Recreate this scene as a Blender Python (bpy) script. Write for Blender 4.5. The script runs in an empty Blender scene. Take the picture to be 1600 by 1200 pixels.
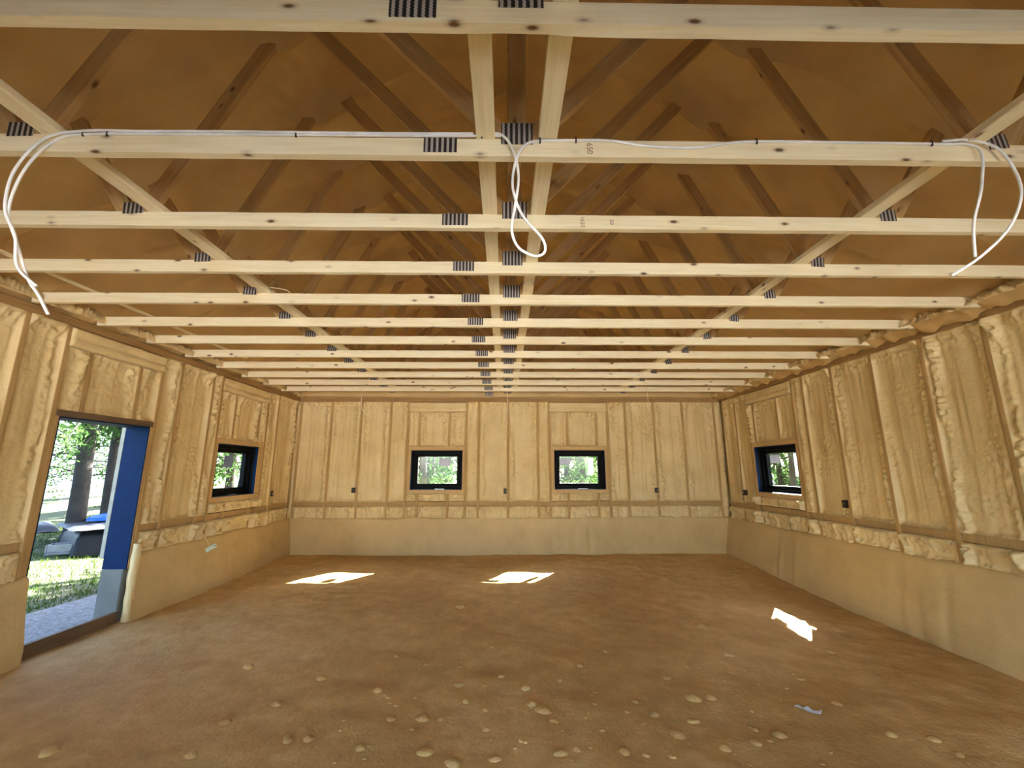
import bpy, bmesh, math, random
import numpy as np
from mathutils import Vector, Matrix

# ------------------------------------------------------------------ camera, sky, sun, exposure
SC = bpy.context.scene
COL = SC.collection
CZ = 1.62                                  # camera height above the dirt floor
F_PX, PITCH, YAW, ROLL = 667.4, math.radians(11.415), math.radians(0.998), math.radians(-0.097)

cam_d = bpy.data.cameras.new('camera')
cam = bpy.data.objects.new('camera', cam_d)
COL.objects.link(cam)
cam_d.sensor_width = 36.0
cam_d.lens = F_PX / 1600.0 * 36.0
cam_d.clip_start = 0.05
cam_d.clip_end = 400
_f = Vector((math.sin(YAW) * math.cos(PITCH), math.cos(YAW) * math.cos(PITCH), math.sin(PITCH)))
_r = Vector((math.cos(YAW), -math.sin(YAW), 0))
_u = _r.cross(_f)
_r2 = _r * math.cos(ROLL) + _u * math.sin(ROLL)
_u2 = -_r * math.sin(ROLL) + _u * math.cos(ROLL)
_m = Matrix((_r2, _u2, -_f)).transposed().to_4x4()
_m.translation = Vector((0, 0, CZ))
cam.matrix_world = _m
SC.camera = cam

SUN_DIR = Vector((-1.30, -1.84, -1.66)).normalized()
world = bpy.data.worlds.new('World')
SC.world = world
world.use_nodes = True
wn = world.node_tree
wn.nodes.clear()
w_out = wn.nodes.new('ShaderNodeOutputWorld')
w_bg = wn.nodes.new('ShaderNodeBackground')
w_sky = wn.nodes.new('ShaderNodeTexSky')
w_sky.sky_type = 'NISHITA'
w_sky.sun_disc = False
w_sky.sun_elevation = math.asin(-SUN_DIR.z)
w_sky.sun_rotation = math.atan2(-SUN_DIR.x, -SUN_DIR.y)
w_sky.air_density = 0.8
w_sky.dust_density = 2.0
w_sky.ozone_density = 1.0
w_bg.inputs['Strength'].default_value = 0.22
wn.links.new(w_sky.outputs[0], w_bg.inputs[0])
wn.links.new(w_bg.outputs[0], w_out.inputs[0])

sun_d = bpy.data.lights.new('sun', 'SUN')
sun_d.energy = 20.0
sun_d.angle = math.radians(0.6)
sun_d.color = (1.0, 0.95, 0.86)
sun = bpy.data.objects.new('sun', sun_d)
COL.objects.link(sun)
sun.location = (30, 40, 40)
sun.rotation_euler = SUN_DIR.to_track_quat('-Z', 'Y').to_euler()

SC.view_settings.view_transform = 'Standard'
SC.view_settings.look = 'None'
SC.view_settings.gamma = 1.0
SC.view_settings.use_curve_mapping = False
SC.view_settings.exposure = 2.98
try:
    SC.cycles.use_denoising = True
    SC.cycles.max_bounces = 14
    SC.cycles.diffuse_bounces = 8
    SC.cycles.transparent_max_bounces = 24
except Exception:
    pass

# ------------------------------------------------------------------ numbers of the building
XL, XR, YB, YF = -4.16, 4.42, 8.65, -2.6   # faces of the studs (left, right, back) and the front wall
ZT = CZ + 1.449                            # underside of the trusses = top of the walls
XC = 0.06                                  # ridge line
D0, SP = 1.1866, 0.61                      # back face of the first truss, spacing
def zr(z):                                 # height measured from the camera -> height above floor
    return z + CZ

# ------------------------------------------------------------------ helpers
rng = random.Random(11)

def H(ix, iy, seed):
    n = (ix.astype(np.int64) * 374761393 + iy.astype(np.int64) * 668265263 + seed * 974634777) & 0xffffffff
    n = ((n ^ (n >> 13)) * 1274126177) & 0xffffffff
    n = n ^ (n >> 16)
    return (n & 0xffff) / 65535.0

def vn(x, y, seed=0):
    x = np.asarray(x, float); y = np.asarray(y, float)
    ix = np.floor(x); iy = np.floor(y)
    fx = x - ix; fy = y - iy
    fx = fx * fx * (3 - 2 * fx); fy = fy * fy * (3 - 2 * fy)
    a = H(ix, iy, seed); b = H(ix + 1, iy, seed); c = H(ix, iy + 1, seed); d = H(ix + 1, iy + 1, seed)
    return (a + (b - a) * fx) * (1 - fy) + (c + (d - c) * fx) * fy

def fbm(x, y, seed=0, o=3):
    s = 0.0; a = 0.5
    for k in range(o):
        s = s + a * vn(x * 2 ** k, y * 2 ** k, seed + 17 * k); a *= 0.5
    return s

def mesh_obj(name, verts, faces, mat, parent=None, smooth=False):
    me = bpy.data.meshes.new(name)
    me.from_pydata([tuple(map(float, v)) for v in verts], [], faces)
    me.update()
    if smooth:
        me.polygons.foreach_set('use_smooth', [True] * len(me.polygons))
    if mat:
        me.materials.append(mat)
    o = bpy.data.objects.new(name, me)
    COL.objects.link(o)
    if parent is not None:
        o.parent = parent
    return o

def grid_mesh(name, P, mat, flip=False):
    n, m = P.shape[:2]
    idx = np.arange(n * m).reshape(n, m)
    q = np.stack([idx[:-1, :-1], idx[1:, :-1], idx[1:, 1:], idx[:-1, 1:]], -1).reshape(-1, 4)
    if flip:
        q = q[:, ::-1]
    me = bpy.data.meshes.new(name)
    me.vertices.add(n * m)
    me.vertices.foreach_set('co', P.reshape(-1).astype(np.float32))
    me.loops.add(q.size)
    me.loops.foreach_set('vertex_index', np.ascontiguousarray(q).reshape(-1).astype(np.int32))
    me.polygons.add(len(q))
    me.polygons.foreach_set('loop_start', np.arange(0, q.size, 4, dtype=np.int32))
    me.polygons.foreach_set('use_smooth', np.ones(len(q), bool))
    me.update(calc_edges=True)
    me.materials.append(mat)
    return me

def grid_obj(name, P, mat, parent=None, flip=False):
    o = bpy.data.objects.new(name, grid_mesh(name, P, mat, flip))
    COL.objects.link(o)
    if parent is not None:
        o.parent = parent
    return o

class MB:
    def __init__(self):
        self.v = []; self.f = []
    def box(self, a, b):
        (x0, y0, z0), (x1, y1, z1) = [min(p, q) for p, q in zip(a, b)], [max(p, q) for p, q in zip(a, b)]
        i = len(self.v)
        self.v += [(x0, y0, z0), (x1, y0, z0), (x1, y1, z0), (x0, y1, z0), (x0, y0, z1), (x1, y0, z1), (x1, y1, z1), (x0, y1, z1)]
        self.f += [tuple(i + k for k in q) for q in ((3, 2, 1, 0), (4, 5, 6, 7), (0, 1, 5, 4), (1, 2, 6, 5), (2, 3, 7, 6), (3, 0, 4, 7))]
        return self
    def hexa(self, pts):                   # eight corners in the order of box()
        i = len(self.v); self.v += [tuple(p) for p in pts]
        self.f += [tuple(i + k for k in q) for q in ((3, 2, 1, 0), (4, 5, 6, 7), (0, 1, 5, 4), (1, 2, 6, 5), (2, 3, 7, 6), (3, 0, 4, 7))]
        return self
    def bar(self, a, b, w, t, up=(0, 1, 0)):   # member from a to b, w wide across, t along up
        a = Vector(a); b = Vector(b); d = (b - a).normalized(); up = Vector(up)
        s = d.cross(up).normalized() * (w / 2); u = up.normalized() * (t / 2)
        i = len(self.v)
        for p in (a, b):
            for k in ((-1, -1), (1, -1), (1, 1), (-1, 1)):
                self.v.append(tuple(p + s * k[0] + u * k[1]))
        self.f += [(i, i + 1, i + 2, i + 3), (i + 7, i + 6, i + 5, i + 4)] + [(i + k, i + 4 + k, i + 4 + (k + 1) % 4, i + (k + 1) % 4) for k in range(4)]
        return self
    def tube(self, pts, r, n=8, caps=True):
        pts = [Vector(p) for p in pts]
        rs = r if isinstance(r, (list, tuple)) else [r] * len(pts)
        i = len(self.v); ref = Vector((0.13, 0.27, 0.95))
        for k, p in enumerate(pts):
            d = (pts[min(k + 1, len(pts) - 1)] - pts[max(k - 1, 0)]).normalized()
            if abs(d.dot(ref)) > 0.97:
                ref = Vector((1, 0.1, 0))
            s = d.cross(ref).normalized(); u = s.cross(d)
            for j in range(n):
                a = 2 * math.pi * j / n
                self.v.append(tuple(p + (s * math.cos(a) + u * math.sin(a)) * rs[k]))
        for k in range(len(pts) - 1):
            for j in range(n):
                self.f.append((i + k * n + j, i + k * n + (j + 1) % n, i + (k + 1) * n + (j + 1) % n, i + (k + 1) * n + j))
        if caps:
            self.f.append(tuple(i + j for j in reversed(range(n))))
            self.f.append(tuple(i + (len(pts) - 1) * n + j for j in range(n)))
        return self
    def build(self, name, mat, parent=None, smooth=False):
        return mesh_obj(name, self.v, self.f, mat, parent, smooth)

def bevel(o, w=0.004, seg=1):
    m = o.modifiers.new('bevel', 'BEVEL'); m.width = w; m.segments = seg; m.limit_method = 'ANGLE'
    return o

def empty(name, loc=(0, 0, 0)):
    o = bpy.data.objects.new(name, None); COL.objects.link(o); o.location = loc
    o.empty_display_size = 0.2
    return o

def tag(o, label=None, cat=None, group=None, kind=None):
    if label: o['label'] = label
    if cat: o['category'] = cat
    if group: o['group'] = group
    if kind: o['kind'] = kind
    return o

def spline(pts, n=10):                     # Catmull-Rom
    pts = [Vector(p) for p in pts]; q = [pts[0] * 2 - pts[1]] + pts + [pts[-1] * 2 - pts[-2]]
    out = []
    for i in range(1, len(q) - 2):
        for k in range(n):
            t = k / n
            out.append(0.5 * ((2 * q[i]) + (q[i + 1] - q[i - 1]) * t + (2 * q[i - 1] - 5 * q[i] + 4 * q[i + 1] - q[i + 2]) * t * t + (3 * q[i] - q[i - 1] - 3 * q[i + 1] + q[i + 2]) * t ** 3))
    out.append(pts[-1])
    return out

# ------------------------------------------------------------------ materials
def nodes(name):
    m = bpy.data.materials.new(name); m.use_nodes = True
    nt = m.node_tree; b = nt.nodes['Principled BSDF']
    return m, nt, b

def N(nt, t, **kw):
    n = nt.nodes.new(t)
    for k, v in kw.items():
        if k.startswith('i_'):
            n.inputs[k[2:].replace('_', ' ')].default_value = v
        else:
            setattr(n, k, v)
    return n

def ramp(nt, fac, stops):
    r = nt.nodes.new('ShaderNodeValToRGB')
    e = r.color_ramp.elements
    e[0].position, e[0].color = stops[0][0], (*stops[0][1], 1)
    e[1].position, e[1].color = stops[-1][0], (*stops[-1][1], 1)
    for p, c in stops[1:-1]:
        x = e.new(p); x.color = (*c, 1)
    nt.links.new(fac, r.inputs[0])
    return r.outputs[0]

def noise(nt, vec, scale, detail=3, rough=0.55):
    n = nt.nodes.new('ShaderNodeTexNoise'); n.inputs['Scale'].default_value = scale
    n.inputs['Detail'].default_value = detail; n.inputs['Roughness'].default_value = rough
    nt.links.new(vec, n.inputs['Vector'])
    return n.outputs['Fac']

def world_pos(nt):
    return nt.nodes.new('ShaderNodeNewGeometry').outputs['Position']

def bump(nt, b, h, strength, dist):
    n = nt.nodes.new('ShaderNodeBump'); n.inputs['Strength'].default_value = strength; n.inputs['Distance'].default_value = dist
    nt.links.new(h, n.inputs['Height']); nt.links.new(n.outputs[0], b.inputs['Normal'])

def mat_foam(name, c0, c1, c2, rough=0.55, bs=0.35, scale=1.0):
    m, nt, b = nodes(name)
    p = world_pos(nt)
    f = noise(nt, p, 2.2 * scale, 5, 0.6)
    nt.links.new(ramp(nt, f, [(0.25, c0), (0.5, c1), (0.75, c2)]), b.inputs['Base Color'])
    b.inputs['Roughness'].default_value = rough
    b.inputs['Specular IOR Level'].default_value = 0.35
    h = noise(nt, p, 38 * scale, 4, 0.6)
    bump(nt, b, h, bs, 0.012)
    return m

def mat_plain(name, col, rough=0.6, metal=0.0, spec=0.5):
    m, nt, b = nodes(name)
    p = world_pos(nt)
    f = noise(nt, p, 9, 3)
    c0 = tuple(c * 0.85 for c in col); c1 = tuple(min(1, c * 1.12) for c in col)
    nt.links.new(ramp(nt, f, [(0.3, c0), (0.7, c1)]), b.inputs['Base Color'])
    b.inputs['Roughness'].default_value = rough; b.inputs['Metallic'].default_value = metal
    b.inputs['Specular IOR Level'].default_value = spec
    return m

def mat_wood(name, c0, c1, knot, along='X', rough=0.6, knots=True):
    m, nt, b = nodes(name)
    tc = nt.nodes.new('ShaderNodeTexCoord'); oi = nt.nodes.new('ShaderNodeObjectInfo')
    add = nt.nodes.new('ShaderNodeVectorMath'); add.operation = 'ADD'
    sc = nt.nodes.new('ShaderNodeVectorMath'); sc.operation = 'SCALE'; sc.inputs['Scale'].default_value = 37.0
    cmb = nt.nodes.new('ShaderNodeCombineXYZ')
    for k in range(3): nt.links.new(oi.outputs['Random'], cmb.inputs[k])
    nt.links.new(cmb.outputs[0], sc.inputs[0])
    nt.links.new(tc.outputs['Object'], add.inputs[0]); nt.links.new(sc.outputs[0], add.inputs[1])
    mp = nt.nodes.new('ShaderNodeMapping')
    st = {'X': (0.045, 1, 1), 'Y': (1, 0.045, 1), 'Z': (1, 1, 0.045)}[along]
    mp.inputs['Scale'].default_value = st
    nt.links.new(add.outputs[0], mp.inputs[0])
    g = noise(nt, mp.outputs[0], 55, 5, 0.65)
    g2 = noise(nt, add.outputs[0], 1.3, 3, 0.5)
    mx = nt.nodes.new('ShaderNodeMath'); mx.operation = 'MULTIPLY_ADD'; mx.inputs[1].default_value = 0.6; 
    nt.links.new(g2, mx.inputs[0]); nt.links.new(g, mx.inputs[2])
    col = ramp(nt, mx.outputs[0], [(0.55, c0), (0.95, c1)])
    if knots:
        mk = nt.nodes.new('ShaderNodeMapping')
        mk.inputs['Scale'].default_value = {'X': (0.45, 1, 1), 'Y': (1, 0.45, 1), 'Z': (1, 1, 0.45)}[along]
        nt.links.new(add.outputs[0], mk.inputs[0])
        v = nt.nodes.new('ShaderNodeTexVoronoi'); v.inputs['Scale'].default_value = 9.5
        nt.links.new(mk.outputs[0], v.inputs['Vector'])
        kf = ramp(nt, v.outputs['Distance'], [(0.06, (1, 1, 1)), (0.12, (0.22, 0.22, 0.22)), (0.20, (0, 0, 0))])
        mix = nt.nodes.new('ShaderNodeMix'); mix.data_type = 'RGBA'
        nt.links.new(kf, mix.inputs[0]); nt.links.new(col, mix.inputs[6]); mix.inputs[7].default_value = (*knot, 1)
        col = mix.outputs[2]
    nt.links.new(col, b.inputs['Base Color'])
    b.inputs['Roughness'].default_value = rough; b.inputs['Specular IOR Level'].default_value = 0.3
    bump(nt, b, g, 0.12, 0.004)
    return m

M = {}
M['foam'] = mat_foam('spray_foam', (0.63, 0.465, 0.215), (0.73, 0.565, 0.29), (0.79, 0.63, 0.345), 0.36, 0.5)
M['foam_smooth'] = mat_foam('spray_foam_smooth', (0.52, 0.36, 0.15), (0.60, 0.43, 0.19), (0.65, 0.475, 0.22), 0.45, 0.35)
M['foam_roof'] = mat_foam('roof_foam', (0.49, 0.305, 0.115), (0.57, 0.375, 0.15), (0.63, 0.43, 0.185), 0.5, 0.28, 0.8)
M['stud'] = mat_wood('oversprayed_wood', (0.38, 0.235, 0.09), (0.51, 0.335, 0.14), (0.13, 0.07, 0.03), 'Z', 0.7, False)
M['trimmer'] = mat_wood('dusty_trimmer', (0.50, 0.33, 0.15), (0.64, 0.45, 0.22), (0.13, 0.07, 0.03), 'Z', 0.7, False)
M['plate'] = mat_wood('oversprayed_plate', (0.26, 0.14, 0.05), (0.40, 0.24, 0.09), (0.13, 0.07, 0.03), 'Y', 0.7, False)
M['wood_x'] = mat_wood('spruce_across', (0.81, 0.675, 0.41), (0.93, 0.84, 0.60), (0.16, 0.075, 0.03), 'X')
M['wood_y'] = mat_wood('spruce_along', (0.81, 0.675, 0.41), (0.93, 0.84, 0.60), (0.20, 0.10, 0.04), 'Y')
M['wood_web'] = mat_wood('spruce_web', (0.36, 0.215, 0.08), (0.54, 0.35, 0.15), (0.15, 0.07, 0.03), 'Z')  # overspray, plus the shade among the webs put into the colour
M['darkwood'] = mat_wood('dark_board', (0.10, 0.062, 0.035), (0.20, 0.13, 0.075), (0.05, 0.03, 0.02), 'Y', 0.75, False)
M['black'] = mat_plain('black_frame', (0.004, 0.0042, 0.0045), 0.6, 0.0, 0.12)
M['membrane'] = mat_plain('blue_membrane', (0.0006, 0.017, 0.072), 0.65, 0.0, 0.12)
M['cable'] = mat_plain('white_cable_jacket', (0.90, 0.90, 0.89), 0.4)
M['tancable'] = mat_plain('dusty_cable_jacket', (0.78, 0.64, 0.42), 0.5)
M['staple'] = mat_plain('staple_black', (0.02, 0.02, 0.02), 0.5)
M['concrete'] = mat_foam('bare_concrete', (0.11, 0.118, 0.11), (0.14, 0.148, 0.135), (0.175, 0.18, 0.165), 0.8, 0.25)
M['ink'] = mat_plain('stamp_ink', (0.22, 0.10, 0.06), 0.7)
M['roofing'] = mat_plain('roofing', (0.10, 0.10, 0.11), 0.7)
M['siding'] = mat_plain('pale_siding', (0.34, 0.33, 0.27), 0.6)
M['boxbrown'] = mat_plain('outlet_box_plastic', (0.030, 0.020, 0.014), 0.5)
M['chrome'] = mat_plain('bright_metal', (0.65, 0.65, 0.66), 0.3, 1.0)
M['tarp'] = mat_plain('black_tarp', (0.006, 0.007, 0.010), 0.5, 0.0, 0.25)
M['greysheet'] = mat_plain('grey_sheet', (0.028, 0.031, 0.040), 0.5)
M['bluetarp'] = mat_plain('blue_tarp', (0.003, 0.075, 0.36), 0.4)
M['tub'] = mat_plain('concrete_tub', (0.20, 0.205, 0.21), 0.8)
M['mint'] = mat_plain('pale_mint_tag', (0.62, 0.78, 0.62), 0.5)

def mat_connector():
    m, nt, b = nodes('truss_plate_steel')
    tc = nt.nodes.new('ShaderNodeTexCoord'); sep = nt.nodes.new('ShaderNodeSeparateXYZ')
    nt.links.new(tc.outputs['Object'], sep.inputs[0])
    # punched teeth: upright rows of slots, each row a jagged dark strip
    def mth(op, a, bb=None, c=None):
        n = nt.nodes.new('ShaderNodeMath'); n.operation = op
        for i, q in enumerate((a, bb, c)):
            if q is None: continue
            if isinstance(q, (int, float)): n.inputs[i].default_value = q
            else: nt.links.new(q, n.inputs[i])
        return n.outputs[0]
    zz = mth('PINGPONG', mth('MULTIPLY', sep.outputs['Z'], 1.0), 0.0065)
    xx = mth('ADD', sep.outputs['X'], mth('MULTIPLY', zz, 0.55))
    s = mth('PINGPONG', mth('ADD', xx, 10.0), 0.0125)
    dark = mth('LESS_THAN', s, 0.0068)
    col = nt.nodes.new('ShaderNodeMix'); col.data_type = 'RGBA'
    nt.links.new(dark, col.inputs[0]); col.inputs[6].default_value = (0.50, 0.47, 0.43, 1); col.inputs[7].default_value = (0.035, 0.030, 0.028, 1)
    nt.links.new(col.outputs[2], b.inputs['Base Color'])
    b.inputs['Metallic'].default_value = 0.25; b.inputs['Roughness'].default_value = 0.45
    bump(nt, b, mth('SUBTRACT', 1.0, dark), 0.6, 0.002)
    return m
M['connector'] = mat_connector()

def mat_glass():
    m = bpy.data.materials.new('window_glass'); m.use_nodes = True
    nt = m.node_tree; nt.nodes.clear()
    o = nt.nodes.new('ShaderNodeOutputMaterial'); mx = nt.nodes.new('ShaderNodeMixShader'); t = nt.nodes.new('ShaderNodeBsdfTransparent'); g = nt.nodes.new('ShaderNodeBsdfGlossy')
    t.inputs[0].default_value = (0.90, 0.94, 0.92, 1); g.inputs['Roughness'].default_value = 0.02
    mx.inputs[0].default_value = 0.06
    nt.links.new(t.outputs[0], mx.inputs[1]); nt.links.new(g.outputs[0], mx.inputs[2]); nt.links.new(mx.outputs[0], o.inputs[0])
    return m
M['glass'] = mat_glass()

def mat_dirt():
    m, nt, b = nodes('oversprayed_dirt')
    p = world_pos(nt)
    a = noise(nt, p, 0.55, 5, 0.6); c = noise(nt, p, 5.0, 6, 0.65); f = noise(nt, p, 42, 4, 0.65)
    mm = nt.nodes.new('ShaderNodeMath'); mm.operation = 'MULTIPLY_ADD'; mm.inputs[1].default_value = 0.6
    nt.links.new(c, mm.inputs[0]); nt.links.new(a, mm.inputs[2])
    nt.links.new(ramp(nt, mm.outputs[0], [(0.50, (0.42, 0.255, 0.085)), (0.78, (0.56, 0.365, 0.135)), (1.02, (0.72, 0.51, 0.23))]), b.inputs['Base Color'])
    b.inputs['Roughness'].default_value = 0.72; b.inputs['Specular IOR Level'].default_value = 0.3
    h = nt.nodes.new('ShaderNodeMath'); h.operation = 'MULTIPLY_ADD'; h.inputs[1].default_value = 0.35
    nt.links.new(f, h.inputs[0]); nt.links.new(c, h.inputs[2])
    bump(nt, b, h.outputs[0], 0.55, 0.03)
    return m
M['dirt'] = mat_dirt()
M['stone'] = mat_foam('oversprayed_stone', (0.50, 0.32, 0.135), (0.60, 0.41, 0.19), (0.70, 0.51, 0.26), 0.65, 0.2)

def mat_leaf(name, c0, c1):
    m = bpy.data.materials.new(name); m.use_nodes = True
    nt = m.node_tree; nt.nodes.clear()
    o = nt.nodes.new('ShaderNodeOutputMaterial'); mx = nt.nodes.new('ShaderNodeMixShader'); d = nt.nodes.new('ShaderNodeBsdfDiffuse'); t = nt.nodes.new('ShaderNodeBsdfTranslucent')
    p = world_pos(nt); col = ramp(nt, noise(nt, p, 3.0, 3), [(0.3, c0), (0.7, c1)])
    nt.links.new(col, d.inputs[0]); nt.links.new(col, t.inputs[0]); mx.inputs[0].default_value = 0.4
    nt.links.new(d.outputs[0], mx.inputs[1]); nt.links.new(t.outputs[0], mx.inputs[2]); nt.links.new(mx.outputs[0], o.inputs[0])
    return m
M['leaf'] = mat_leaf('cedar_leaf', (0.022, 0.055, 0.016), (0.07, 0.13, 0.038))
M['leaf2'] = mat_leaf('bright_leaf', (0.030, 0.062, 0.018), (0.075, 0.13, 0.04))
M['paper'] = mat_leaf('label_paper', (0.72, 0.74, 0.78), (0.80, 0.81, 0.84))
M['greypaper'] = mat_leaf('grey_label_paper', (0.24, 0.22, 0.25), (0.30, 0.28, 0.31))
M['grass'] = mat_leaf('grass_blade', (0.030, 0.062, 0.012), (0.085, 0.135, 0.028))
M['bark'] = mat_foam('cedar_bark', (0.011, 0.010, 0.008), (0.022, 0.019, 0.016), (0.042, 0.038, 0.032), 0.9, 0.9, 1.2)

def mat_yard():
    m, nt, b = nodes('yard_ground')
    p = world_pos(nt)
    a = noise(nt, p, 0.9, 5, 0.65); c = noise(nt, p, 14, 4, 0.6)
    mm = nt.nodes.new('ShaderNodeMath'); mm.operation = 'MULTIPLY_ADD'; mm.inputs[1].default_value = 0.35
    nt.links.new(c, mm.inputs[0]); nt.links.new(a, mm.inputs[2])
    nt.links.new(ramp(nt, mm.outputs[0], [(0.50, (0.025, 0.045, 0.012)), (0.66, (0.045, 0.065, 0.02)), (0.80, (0.085, 0.078, 0.055)), (0.95, (0.14, 0.13, 0.105))]), b.inputs['Base Color'])
    b.inputs['Roughness'].default_value = 0.9
    bump(nt, b, c, 0.8, 0.04)
    return m
M['yard'] = mat_yard()
def mat_gravel(name, c0, c1):
    m, nt, b = nodes(name)
    p = world_pos(nt)
    v = nt.nodes.new('ShaderNodeTexVoronoi'); v.inputs['Scale'].default_value = 30; nt.links.new(p, v.inputs['Vector'])
    nt.links.new(ramp(nt, v.outputs['Color'], [(0.1, c0), (0.9, c1)]), b.inputs['Base Color'])
    b.inputs['Roughness'].default_value = 0.9
    bump(nt, b, v.outputs['Distance'], 0.8, 0.02)
    return m
M['gravel'] = mat_gravel('grey_gravel', (0.09, 0.092, 0.10), (0.20, 0.205, 0.215))
M['crushed'] = mat_gravel('pale_crushed_stone', (0.52, 0.51, 0.49), (0.74, 0.73, 0.70))  # kept near white so the unseen driveway lights the interior
def mat_water():
    m, nt, b = nodes('lake_water')
    b.inputs['Base Color'].default_value = (0.10, 0.17, 0.20, 1); b.inputs['Roughness'].default_value = 0.12
    bump(nt, b, noise(nt, world_pos(nt), 1.2, 3), 0.3, 0.1)
    return m
M['water'] = mat_water()
M['shore'] = mat_foam('hazy_far_forest', (0.022, 0.034, 0.040), (0.032, 0.048, 0.055), (0.045, 0.062, 0.066), 0.95, 0.1, 0.03)  # bluish haze put into the base colour

# ------------------------------------------------------------------ floor
def floor_z(x, y):
    z = -1.62 - 0.085 * np.clip((x - 0.5) / 4.0, 0, 1) * np.clip((8.8 - y) / 3.5, 0, 1) + 0.05 * np.clip((y - 6.8) / 1.8, 0, 1) + 0.02 * np.clip((-x - 2) / 2, 0, 1)
    z = z - 0.04 * np.clip((3 - y) / 3, 0, 1)
    z = z + (fbm(x * 0.9, y * 0.9, 3, 3) - 0.45) * 0.05 + (fbm(x * 3.1 + y * 1.2, y * 5.0, 5, 3) - 0.45) * 0.030
    rub = np.clip((fbm(x * 0.7, y * 0.8, 8, 2) - 0.30) * 4, 0, 1)
    z = z + (fbm(x * 11, y * 13, 9, 3) - 0.45) * 0.022 * rub + np.maximum(vn(x * 8, y * 9, 31) - 0.78, 0) * 0.10 * rub
    return z + CZ
xs = np.linspace(XL - 0.12, XR + 0.12, 250); ys = np.linspace(YF, YB + 0.12, 330)
X, Y = np.meshgrid(xs, ys, indexing='ij')
floor = grid_obj('floor', np.stack([X, Y, floor_z(X, Y)], -1), M['dirt'])
tag(floor, 'tan dirt floor dusted with overspray', None, None, 'structure')

# ------------------------------------------------------------------ walls
class Wall:
    def __init__(s, name, fn, flip, lump, seed):
        s.name, s.fn, s.flip, s.lump, s.seed = name, fn, flip, lump, seed
        s.n = 0
    def pt(s, u, z, w):
        return s.fn(u, z, w)
WL = Wall('wall_left', lambda u, z, w: (XL + w, u, z), False, 1.55, 100)
WB = Wall('wall_back', lambda u, z, w: (u, YB - w, z), False, 1.15, 300)
WR = Wall('wall_right', lambda u, z, w: (XR - w, u, z), True, 1.6, 500)

def wbox(wall, u0, u1, z0, z1, w0, w1, mb=None):
    mb = mb or MB()
    return mb.box(wall.pt(u0, z0, w0), wall.pt(u1, z1, w1))

SLAB0, SLAB1 = -0.085, -0.25
def slab(wall, u0, u1, holes):
    mb = MB(); top = ZT + 0.02; bot = -0.35
    us = sorted({u0, u1} | {h[0] for h in holes} | {h[1] for h in holes})
    for a, b in zip(us[:-1], us[1:]):
        zs = [(bot, top)]
        for h in holes:
            if h[0] <= a + 1e-6 and h[1] >= b - 1e-6:
                n = []
                for (p, q) in zs:
                    if h[2] > p: n.append((p, min(q, h[2])))
                    if h[3] < q: n.append((max(p, h[3]), q))
                zs = n
        for (p, q) in zs:
            wbox(wall, a, b, p, q, SLAB0, SLAB1, mb)
    o = mb.build(wall.name, M['foam_smooth'])
    tag(o, 'stud wall filled with tan spray foam', None, None, 'structure')
    wall.obj = o
    return o

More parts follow.
